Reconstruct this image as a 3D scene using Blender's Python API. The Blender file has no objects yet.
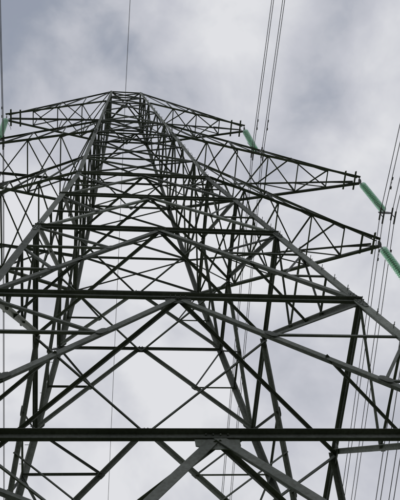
import bpy, math, random, bmesh
from mathutils import Vector, Matrix
random.seed(7)
scene=bpy.context.scene
COL=bpy.context.collection
# ---------------------------------------------------------------- camera
F=863.93;YAW=.315;PITCH=1.131;ROLL=.258;CX=-2.02;D=12.647;ZC=1.6
def lin(c): return tuple(((x/255)/12.92 if x/255<=.04045 else ((x/255+.055)/1.055)**2.4) for x in c)
cam=bpy.data.objects.new("camera",bpy.data.cameras.new("camera"));COL.objects.link(cam);scene.camera=cam
cam.data.sensor_fit='HORIZONTAL';cam.data.sensor_width=36;cam.data.lens=F*36/400
cam.data.clip_end=6000;cam.data.clip_start=.05
fw=Vector((math.sin(YAW)*math.cos(PITCH),math.cos(YAW)*math.cos(PITCH),math.sin(PITCH)))
r=Vector((math.cos(YAW),-math.sin(YAW),0));d=fw.cross(r)
c,s=math.cos(ROLL),math.sin(ROLL)
rr=c*r+s*d;dd=-s*r+c*d
M=Matrix((rr,-dd,-fw)).transposed().to_4x4();M.translation=Vector((CX,-D,ZC));cam.matrix_world=M
# ---------------------------------------------------------------- materials
def newmat(n):
    m=bpy.data.materials.new(n);m.use_nodes=True;nt=m.node_tree
    return m,nt,nt.nodes["Principled BSDF"]
def steel(name,c1,c2,rough=.75,metal=.0,spec=.3,tint=False):
    m,nt,b=newmat(name)
    tc=nt.nodes.new("ShaderNodeTexCoord")
    n=nt.nodes.new("ShaderNodeTexNoise");n.inputs["Scale"].default_value=1.3;n.inputs["Detail"].default_value=8;n.inputs["Roughness"].default_value=.7
    nt.links.new(tc.outputs["Object"],n.inputs["Vector"])
    cr=nt.nodes.new("ShaderNodeValToRGB");cr.color_ramp.elements[0].position=.35;cr.color_ramp.elements[1].position=.65
    cr.color_ramp.elements[0].color=(*c1,1);cr.color_ramp.elements[1].color=(*c2,1)
    nt.links.new(n.outputs["Fac"],cr.inputs["Fac"])
    n2=nt.nodes.new("ShaderNodeTexNoise");n2.inputs["Scale"].default_value=18;n2.inputs["Detail"].default_value=5
    nt.links.new(tc.outputs["Object"],n2.inputs["Vector"])
    mx=nt.nodes.new("ShaderNodeMixRGB");mx.blend_type='MULTIPLY';mx.inputs["Fac"].default_value=.6
    nt.links.new(cr.outputs["Color"],mx.inputs["Color1"])
    cr2=nt.nodes.new("ShaderNodeValToRGB");cr2.color_ramp.elements[0].position=.3;cr2.color_ramp.elements[0].color=(.5,.45,.4,1);cr2.color_ramp.elements[1].position=.6;cr2.color_ramp.elements[1].color=(1,1,1,1)
    nt.links.new(n2.outputs["Fac"],cr2.inputs["Fac"]);nt.links.new(cr2.outputs["Color"],mx.inputs["Color2"])
    o=mx.outputs["Color"]
    if tint:   # every bar weathers a little differently
        at=nt.nodes.new("ShaderNodeAttribute");at.attribute_name="weather"
        vm=nt.nodes.new("ShaderNodeVectorMath");vm.operation='SCALE';nt.links.new(o,vm.inputs[0]);nt.links.new(at.outputs["Fac"],vm.inputs["Scale"]);o=vm.outputs[0]
    nt.links.new(o,b.inputs["Base Color"])
    b.inputs["Roughness"].default_value=rough;b.inputs["Metallic"].default_value=metal;b.inputs["Specular IOR Level"].default_value=spec
    return m
M_STEEL=steel("weathered_steel",(.10,.112,.098),(.17,.183,.165),tint=True)
M_STEEL2=steel("painted_steel",(.16,.176,.155),(.26,.278,.25),tint=True)
M_WIRE=steel("aluminium_wire",(.1,.1,.1),(.15,.15,.15),.5,.5)
M_CONC=steel("concrete",(.25,.24,.22),(.36,.35,.32),.9,0)
mg,nt,b=newmat("green_glass")
n=nt.nodes.new("ShaderNodeTexNoise");n.inputs["Scale"].default_value=2.5
cr=nt.nodes.new("ShaderNodeValToRGB");cr.color_ramp.elements[0].color=(.50,.76,.60,1);cr.color_ramp.elements[1].color=(.62,.84,.70,1)
nt.links.new(n.outputs["Fac"],cr.inputs["Fac"]);nt.links.new(cr.outputs["Color"],b.inputs["Base Color"])
b.inputs["Roughness"].default_value=.3;b.inputs["Transmission Weight"].default_value=.75;b.inputs["IOR"].default_value=1.2
# ---------------------------------------------------------------- mesh builder
class MB:
    def __init__(s): s.v=[];s.f=[];s.w=[]
    def add(s,vs,fs):
        k=random.choice((.72,.85,1,1,1.12,1.35))*random.uniform(.93,1.07)
        s.w+=[k]*len(fs)
        o=len(s.v);s.v+= [tuple(v) for v in vs];s.f+=[tuple(i+o for i in f) for f in fs]
    def obj(s,name,mat,parent=None,smooth=False):
        me=bpy.data.meshes.new(name);me.from_pydata(s.v,[],s.f);me.materials.append(mat)
        at=me.attributes.new("weather",'FLOAT','FACE');at.data.foreach_set("value",s.w)
        if smooth:
            for p in me.polygons:p.use_smooth=True
        me.update();o=bpy.data.objects.new(name,me);COL.objects.link(o)
        if parent:o.parent=parent
        return o
def frame(dv,n):
    dv=dv.normalized();n=(n-n.dot(dv)*dv)
    if n.length<1e-4:
        n=Vector((0,0,1));n=n-n.dot(dv)*dv
    n.normalize();return dv,n,dv.cross(n)
def angle(mb,p1,p2,sz,n,th=None,jit=.05,flip=1):
    """steel angle (L) section, one flange in the face plane, the other inward"""
    p1=Vector(p1);p2=Vector(p2);th=th or max(.010,sz*.1)
    dv,n,t=frame(p2-p1,Vector(n));t=t*flip
    off=-n*random.uniform(.003,jit) if jit else Vector((0,0,0))
    a=sz/2
    prof=[(-a,0),(a,0),(a,-th),(-a+th,-th),(-a+th,-sz),(-a,-sz)]
    vs=[]
    for p in(p1,p2):
        for x,y in prof:vs.append(p+off+t*x+n*y)
    fs=[(i,(i+1)%6,(i+1)%6+6,i+6) for i in range(6)]
    fs+=[(0,1,2,3),(0,3,4,5),(9,8,7,6),(11,10,9,6)]
    mb.add(vs,fs)
def plate(mb,c,n,up,w,h,th=.014,off=0.):
    c=Vector(c);u,n,t=frame(Vector(up),Vector(n))
    c=c+n*(off+random.uniform(0,.004))
    vs=[c+t*x*w/2+u*y*h/2+n*z*th for z in(0,1) for x,y in((-1,-.6),(-.5,-1),(.5,-1),(1,-.6),(1,.6),(.5,1),(-.5,1),(-1,.6))]
    fs=[tuple(range(7,-1,-1)),tuple(range(8,16))]+[(i,(i+1)%8,(i+1)%8+8,i+8) for i in range(8)]
    mb.add(vs,fs)
def rod(mb,p1,p2,r1,seg=6,r2=None):
    p1=Vector(p1);p2=Vector(p2);r2=r1 if r2 is None else r2
    dv,n,t=frame(p2-p1,Vector((.3,.5,.8)))
    vs=[p+(n*math.cos(2*math.pi*i/seg)+t*math.sin(2*math.pi*i/seg))*rad for p,rad in((p1,r1),(p2,r2)) for i in range(seg)]
    fs=[(i,(i+1)%seg,(i+1)%seg+seg,i+seg) for i in range(seg)]+[tuple(range(seg-1,-1,-1)),tuple(range(seg,2*seg))]
    mb.add(vs,fs)
def tube(mb,pts,r,seg=5):
    vs=[];fs=[]
    for k,p in enumerate(pts):
        a=pts[max(0,k-1)];bb=pts[min(len(pts)-1,k+1)]
        dv,n,t=frame(Vector(bb)-Vector(a),Vector((.02,.01,1)))
        vs+=[Vector(p)+(n*math.cos(2*math.pi*i/seg)+t*math.sin(2*math.pi*i/seg))*r for i in range(seg)]
        if k:
            o=(k-1)*seg;fs+=[(o+i,o+(i+1)%seg,o+seg+(i+1)%seg,o+seg+i) for i in range(seg)]
    mb.add(vs,fs)
def bolts(mb,c,n,up,nx,ny,dx,dy,off):
    c=Vector(c);u,n,t=frame(Vector(up),Vector(n))
    for i in range(nx):
        for j in range(ny):
            p=c+t*(i-(nx-1)/2)*dx+u*(j-(ny-1)/2)*dy+n*off
            rod(mb,p,p+n*.022,.014)
# ---------------------------------------------------------------- tower
pylon=bpy.data.objects.new("electricity_pylon",None);COL.objects.link(pylon)
HA=48.54;B=6.601;ZW=31.0;ZT=49.3
WW=B*(1-ZW/HA);WT=.85
def w(z): return B*(1-z/HA) if z<=ZW else WW+(WT-WW)*(z-ZW)/(ZT-ZW)
Z1,Z2,Z3,Z4=12.06,18.16,23.61,27.6
FACES=[((0,-1),(1,0)),((1,0),(0,1)),((0,1),(-1,0)),((-1,0),(0,-1))]
def fp(f,u,z):
    """point on face f, u in -1..1 across, height z"""
    (nx,ny),(tx,ty)=FACES[f];W=w(z)
    return Vector((nx*W+tx*u*W,ny*W+ty*u*W,z))
legs=MB();main=MB();beam=MB();sec=MB();gus=MB();blt=MB();plan=MB();cage=MB()
# legs
for sx in(-1,1):
    for sy in(-1,1):
        zs=[0,Z1,Z2,Z3,ZW,38.3,ZT];ss=[.23,.21,.19,.17,.15,.12]
        for k in range(len(zs)-1):
            a=Vector((sx*w(zs[k]),sy*w(zs[k]),zs[k]));bb=Vector((sx*w(zs[k+1]),sy*w(zs[k+1]),zs[k+1]))
            S=ss[k];th=.024;dv=(bb-a).normalized();X=Vector((-sx,0,0));Y=Vector((0,-sy,0))
            prof=[(0,0),(S,0),(S,th),(th,th),(th,S),(0,S)]
            vs=[p+X*x+Y*y for p in(a,bb) for x,y in prof]
            fs=[(i,(i+1)%6,(i+1)%6+6,i+6) for i in range(6)]+[(3,2,1,0),(5,4,3,0),(6,7,8,9),(6,9,10,11)]
            legs.add(vs,fs)
            if k: # splice
                for nv,o in((Vector((sx,0,0)),(0,-sy*S*.5,0)),(Vector((0,sy,0)),(-sx*S*.5,0,0))):
                    plate(gus,a+Vector(o),nv,dv,S*.9,.9,.016,.002)
                    bolts(blt,a+Vector(o),nv,dv,2,6,S*.45,.13,.02)
def nrm(f): return Vector((FACES[f][0][0],FACES[f][0][1],B/HA)).normalized()
def lerp(a,b,t): return a+(b-a)*t
def K(f,z0,z1,s_main,s_sec,sub,hs):
    n=nrm(f)
    A=fp(f,0,z1)
    angle(beam,fp(f,-1,z1),fp(f,1,z1),hs,n,jit=.01)
    angle(beam,fp(f,-1,z1)-n*(.03),fp(f,1,z1)-n*(.03),hs*.9,-n,jit=.01,flip=-1)
    for u in(-1,1):
        L=fp(f,u,z0);T=fp(f,u,z1)
        angle(main,A,L,s_main,n,jit=.05,flip=u)
        for k in range(1,sub+1):
            t=k/(sub+1)
            P=lerp(A,L,t)           # on diagonal
            Q=lerp(T,L,t)           # on leg same height
            angle(sec,P,Q,s_sec,n,jit=.07)
            Qp=lerp(T,L,(k-1)/(sub+1))
            angle(sec,P,Qp,s_sec,n,jit=.07)
            plate(gus,P,n,(A-L),s_main*1.25,s_main*2.2,.012,-.02)
        g=.30*s_main/.14
        plate(gus,L+(A-L).normalized()*.25,n,(A-L),g*.8,g*1.6,.014,-.03)
    g=.42*s_main/.14
    plate(gus,A+Vector((0,0,-.10))-n*.05,n,(0,0,1),g*1.4,g*.8,.014,.004)
    bolts(blt,A+Vector((0,0,-.0)),n,(0,0,1),4,1,.11,.1,.0)
def X(f,z0,z1,s,hor=False,mb=cage):
    n=nrm(f)
    angle(mb,fp(f,-1,z0),fp(f,1,z1),s,n,jit=.03);angle(mb,fp(f,1,z0),fp(f,-1,z1),s,n,jit=.06)
    if hor: angle(mb,fp(f,-1,z1),fp(f,1,z1),s*1.1,n,jit=.03)
for f in range(4):
    K(f,2.8,Z1,.16,.07,3,.12)
    K(f,Z1,Z2,.135,.062,2,.1)
    K(f,Z2,Z3,.13,.06,2,.09)
    K(f,Z3,Z4,.1,.055,1,.08)
    K(f,Z4,ZW,.09,.05,1,.08)
    zz=[31,33.6,36,38.25,40.8,43.4,46,47.7,49.3]
    for i in range(8): X(f,zz[i],zz[i+1],.065,i in(0,2,3,5,6,7))
# plan bracing (diaphragms)
for z,sz in((Z1,.085),(Z2,.085),(Z3,.08),(Z4,.07),(31,.07),(38.25,.06),(46,.06)):
    ms=[fp(f,0,z)+Vector((0,0,-.09)) for f in range(4)]
    for i in range(4): angle(plan,ms[i],ms[(i+1)%4],sz,(0,0,1),jit=.05)
# internal hip braces tying the diagonals across the corners
for z0,z1 in((Z1,Z2),(Z2,Z3)):
    for t in(.5,):
        for i in range(4):
            j=(i+1)%4
            A1=lerp(fp(i,0,z1),fp(i,1,z0),t);A2=lerp(fp(j,0,z1),fp(j,-1,z0),t)
            angle(plan,A1,A2,.06,(0,0,1),jit=.05)
# cross-arms
arms=MB()
AT,AM,AB=6.137,10.331,9.051
def arm(sx,a,zb,zt,n,cs,ts):
    wb,wt_=w(zb),w(zt)
    tip=Vector((sx*a,0,zb))
    tips={sy:tip+Vector((0,sy*.16,0)) for sy in(-1,1)}
    bot={};top={}
    for sy in(-1,1):
        b0=Vector((sx*wb,sy*wb,zb));t0=Vector((sx*wt_,sy*wt_,zt))
        t1=tips[sy]+Vector((-sx*.1,0,.22))
        angle(arms,b0,tips[sy]+Vector((sx*.15,0,0)),cs,(0,0,-1),jit=.01,flip=sy*sx)
        angle(arms,t0,t1,cs*.9,(0,sy,.3),jit=.01,flip=sy)
        bot[sy]=[lerp(b0,tips[sy],k/n) for k in range(n+1)]
        top[sy]=[lerp(t0,t1,k/n) for k in range(n+1)]
        for k in range(n):   # side lacing
            if k<n-1: angle(arms,bot[sy][k+1],top[sy][k+1],ts,(0,sy,0),jit=.04)
            angle(arms,top[sy][k],bot[sy][k+1],ts,(0,sy,0),jit=.06)
    for k in range(n):       # bottom lacing
        if k>0: angle(arms,bot[-1][k],bot[1][k],ts,(0,0,-1),jit=.04)
        if k<n-1:
            q=(-1) if k%2 else 1
            angle(arms,bot[q][k],bot[-q][k+1],ts,(0,0,-1),jit=.06)
            if k<2: angle(arms,bot[-q][k],bot[q][k+1],ts,(0,0,-1),jit=.09)
            angle(arms,top[-q][k],top[q][k+1],ts,(0,0,1),jit=.06)
    for o in(-.12,-.6):
        p=tip+Vector((sx*o,0,-.05));angle(arms,p+Vector((0,-.45,0)),p+Vector((0,.45,0)),.08,(0,0,-1),jit=0)
    plate(gus,tip+Vector((sx*.1,0,-.1)),(1,0,0),(0,0,1),.22,.4,.02)
for sx in(-1,1):
    arm(sx,AT,45.985,49.25,4,.09,.05)
    arm(sx,AM,38.253,40.8,6,.105,.052)
    arm(sx,AB,31.005,33.6,5,.105,.052)
for sx in(-1,1):
    for sy in(-1,1): angle(arms,(sx*WT,sy*WT,ZT),(sx*.08,sy*.08,50.1),.08,(sx,sy,0),jit=.01)
# step bolts on the front right and back left legs
steps=MB()
for sx,sy in((1,-1),(-1,1)):
    z=3.2;k=0
    while z<49:
        p=Vector((sx*w(z),sy*w(z),z))
        if k%2: rod(steps,p+Vector((-sx*.08,0,0)),p+Vector((-sx*.08,sy*.15,0)),.009,5)
        else: rod(steps,p+Vector((0,-sy*.08,0)),p+Vector((sx*.15,-sy*.08,0)),.009,5)
        z+=.38;k+=1
conc=MB()
for sx in(-1,1):
    for sy in(-1,1):
        p=Vector((sx*(w(0)-.1),sy*(w(0)-.1),0));rod(conc,p+Vector((0,0,-.4)),p+Vector((0,0,.35)),.62,16,.48)
legs.obj("corner_legs",M_STEEL2,pylon);main.obj("main_bracing",M_STEEL2,pylon);beam.obj("face_beams",M_STEEL,pylon);sec.obj("secondary_bracing",M_STEEL,pylon)
gus.obj("gusset_plates",M_STEEL,pylon);blt.obj("bolts",M_STEEL,pylon);plan.obj("plan_bracing",M_STEEL,pylon)
cage.obj("cage_bracing",M_STEEL,pylon);arms.obj("cross_arms",M_STEEL,pylon);steps.obj("step_bolts",M_STEEL,pylon);conc.obj("footings",M_CONC,pylon)
# ---------------------------------------------------------------- insulators + conductors
INS=4.1
SPAN=340.
VS=.42
def wirepts(x,z,sag,sgn=1):
    pts=[]
    N=90
    for i in range(-N,N+1):
        u=i/N;y=math.copysign(abs(u)**1.6,u)*SPAN
        t=abs(y)/SPAN
        pts.append(Vector((x,y,z-4*sag*t*(1-t))))
    return pts
for sx in(-1,1):
    for a,z in((AT,45.985),(AM,38.253),(AB,31.005)):
        root=bpy.data.objects.new("insulator_string",None);COL.objects.link(root)
        x=sx*(a+.1)
        gl=MB();fit=MB()
        z0=z-.25
        rod(fit,(x,0,z0+.1),(x,0,z0-.35),.025)
        zz=z0-.35;nd=20;pitch=(INS-1.0)/nd
        prof=[(.045,.0),(.06,-.03),(.14,-.055),(.165,-.085),(.155,-.10),(.08,-.08),(.05,-.10),(.04,-pitch)]
        seg=14
        for k in range(nd):
            vs=[];fs=[]
            for rr_,h in prof:
                vs+=[(x+rr_*math.cos(2*math.pi*i/seg),rr_*math.sin(2*math.pi*i/seg),zz+h) for i in range(seg)]
            for j in range(len(prof)-1):
                fs+=[(j*seg+i,j*seg+(i+1)%seg,(j+1)*seg+(i+1)%seg,(j+1)*seg+i) for i in range(seg)]
            gl.add(vs,fs)
            rod(fit,(x,0,zz+.01),(x,0,zz-.025),.035,8)
            zz-=pitch
        ze=z0-.35-nd*pitch
        rod(fit,(x,0,ze+.05),(x,0,ze-.25),.03)
        plate(fit,(x,0,ze-.28),(0,1,0),(0,0,1),.56,.22,.02)
        zc=ze-.42
        for q in(-.25,.25):
            rod(fit,(x+q,0,ze-.3),(x+q,0,zc-VS),.02)
            for h in(0,-VS):
                rod(fit,(x+q,-.28,zc+h-.01),(x+q,.28,zc+h-.01),.035,8)
            for yy in(-1.6,1.6): # vibration dampers
                dz=-.11*abs(yy)*.9-VS
                rod(fit,(x+q,yy,zc+dz),(x+q,yy,zc+dz-.1),.015)
                rod(fit,(x+q,yy-.22,zc+dz-.11),(x+q,yy+.22,zc+dz-.11),.008)
                for e in(-.2,.2): rod(fit,(x+q,yy+e-.06,zc+dz-.11),(x+q,yy+e+.06,zc+dz-.11),.03,7)
        tube(fit,[Vector((x+.3*math.sin(t)*1.0,.0+.35*math.sin(t),z0-.3-.45*(1-math.cos(t)))) for t in[i*.2 for i in range(9)]],.012)
        tube(fit,[Vector((x-.4*math.sin(t),-.3*math.sin(t),ze-.25+.4*(1-math.cos(t)))) for t in[i*.2 for i in range(9)]],.012)
        gl.obj("glass_discs",mg,root,True);fit.obj("fittings",M_WIRE,root)
        cw=MB()
        for q in(-.25,.25):
            for h in(0,-VS): tube(cw,wirepts(x+q,zc+h,9.5),.016)
        for yy in(-62,-25,28,66,120,-120):
            t=abs(yy)/SPAN;zq=zc-4*9.5*t*(1-t)
            cs=[Vector((x-.25,yy,zq)),Vector((x+.25,yy,zq)),Vector((x+.25,yy,zq-VS)),Vector((x-.25,yy,zq-VS))]
            for i in range(4): rod(cw,cs[i],cs[(i+1)%4],.018,6)
        cw.obj("power_line",M_WIRE)
ew=MB();tube(ew,wirepts(0,50.05,7.5),.015);ew.obj("earth_wire",M_WIRE)
# ---------------------------------------------------------------- ground
gm,nt,b=newmat("grass")
tc=nt.nodes.new("ShaderNodeTexCoord");n=nt.nodes.new("ShaderNodeTexNoise");n.inputs["Scale"].default_value=.6;n.inputs["Detail"].default_value=10
nt.links.new(tc.outputs["Object"],n.inputs["Vector"]);cr=nt.nodes.new("ShaderNodeValToRGB")
cr.color_ramp.elements[0].color=(.04,.058,.024,1);cr.color_ramp.elements[1].color=(.10,.115,.06,1);cr.color_ramp.elements[0].position=.35;cr.color_ramp.elements[1].position=.7
nt.links.new(n.outputs["Fac"],cr.inputs["Fac"]);nt.links.new(cr.outputs["Color"],b.inputs["Base Color"]);b.inputs["Roughness"].default_value=.95
bm=bmesh.new();bmesh.ops.create_grid(bm,x_segments=80,y_segments=80,size=3000)
me=bpy.data.meshes.new("ground");bm.to_mesh(me);me.materials.append(gm);g=bpy.data.objects.new("ground",me);COL.objects.link(g)
# ---------------------------------------------------------------- sky + sun
SE,SR=math.radians(42),math.radians(20)
W=bpy.data.worlds.new("World");scene.world=W;W.use_nodes=True;nt=W.node_tree;nt.nodes.clear()
out=nt.nodes.new("ShaderNodeOutputWorld");bg1=nt.nodes.new("ShaderNodeBackground");bg2=nt.nodes.new("ShaderNodeBackground");mix=nt.nodes.new("ShaderNodeMixShader")
sky=nt.nodes.new("ShaderNodeTexSky");sky.sky_type='NISHITA';sky.sun_disc=False;sky.sun_elevation=SE;sky.sun_rotation=SR
nt.links.new(sky.outputs[0],bg1.inputs[0]);bg1.inputs[1].default_value=.1
tc=nt.nodes.new("ShaderNodeTexCoord")
def noise(scale,detail,rough,off,dist=0):
    mp=nt.nodes.new("ShaderNodeMapping");mp.inputs["Location"].default_value=off;nt.links.new(tc.outputs["Generated"],mp.inputs["Vector"])
    n=nt.nodes.new("ShaderNodeTexNoise");n.inputs["Scale"].default_value=scale;n.inputs["Detail"].default_value=detail;n.inputs["Roughness"].default_value=rough;n.inputs["Distortion"].default_value=dist
    nt.links.new(mp.outputs["Vector"],n.inputs["Vector"]);return n.outputs["Fac"]
def math_(op,a,b):
    m=nt.nodes.new("ShaderNodeMath");m.operation=op
    for i,x in enumerate((a,b)):
        if isinstance(x,(int,float)):m.inputs[i].default_value=x
        else:nt.links.new(x,m.inputs[i])
    return m.outputs[0]
n1=noise(3.4,6,.5,(3.1,1.7,.4),.4);n2=noise(9,9,.54,(1,5,2),.25)
mixn=math_('ADD',math_('MULTIPLY',n1,.55),math_('MULTIPLY',n2,.45))
def patch(dirv,amp,cmin):
    vm=nt.nodes.new("ShaderNodeVectorMath");vm.operation='DOT_PRODUCT';nt.links.new(tc.outputs["Generated"],vm.inputs[0]);vm.inputs[1].default_value=dirv
    mr=nt.nodes.new("ShaderNodeMapRange");mr.interpolation_type='SMOOTHSTEP';mr.inputs["From Min"].default_value=cmin;mr.inputs["To Max"].default_value=amp
    nt.links.new(vm.outputs["Value"],mr.inputs["Value"]);return mr.outputs[0]
for dv,amp,cm in(((-.067,.169,.983),-.09,.972),((.045,.587,.808),.07,.90),((.111,.2,.973),.03,.985),((.24,.17,.955),.05,.985)):
    mixn=math_('ADD',mixn,patch(dv,amp,cm))
cr=nt.nodes.new("ShaderNodeValToRGB");e=cr.color_ramp.elements
e[0].position=.36;e[0].color=(*lin((166,171,182)),1);e[1].position=.62;e[1].color=(*lin((224,225,229)),1)
m_=e.new(.49);m_.color=(*lin((196,198,207)),1)
nt.links.new(mixn,cr.inputs["Fac"]);nt.links.new(cr.outputs["Color"],bg2.inputs[0]);bg2.inputs[1].default_value=1.
cov=nt.nodes.new("ShaderNodeMapRange");cov.inputs["From Min"].default_value=.33;cov.inputs["From Max"].default_value=.45;nt.links.new(mixn,cov.inputs["Value"])
cov.inputs["To Min"].default_value=.68;cov.inputs["To Max"].default_value=1.
nt.links.new(cov.outputs[0],mix.inputs[0]);nt.links.new(bg1.outputs[0],mix.inputs[1]);nt.links.new(bg2.outputs[0],mix.inputs[2]);nt.links.new(mix.outputs[0],out.inputs[0])
sun=bpy.data.lights.new("sun","SUN");sun.energy=.8;sun.angle=math.radians(14);sun.color=(1,.96,.9)
so=bpy.data.objects.new("sun",sun);COL.objects.link(so)
sd=Vector((math.sin(SR)*math.cos(SE),math.cos(SR)*math.cos(SE),math.sin(SE)));so.rotation_euler=sd.to_track_quat('Z','Y').to_euler();so.location=(0,0,80)
scene.view_settings.view_transform='Standard';scene.view_settings.look='None';scene.view_settings.exposure=0
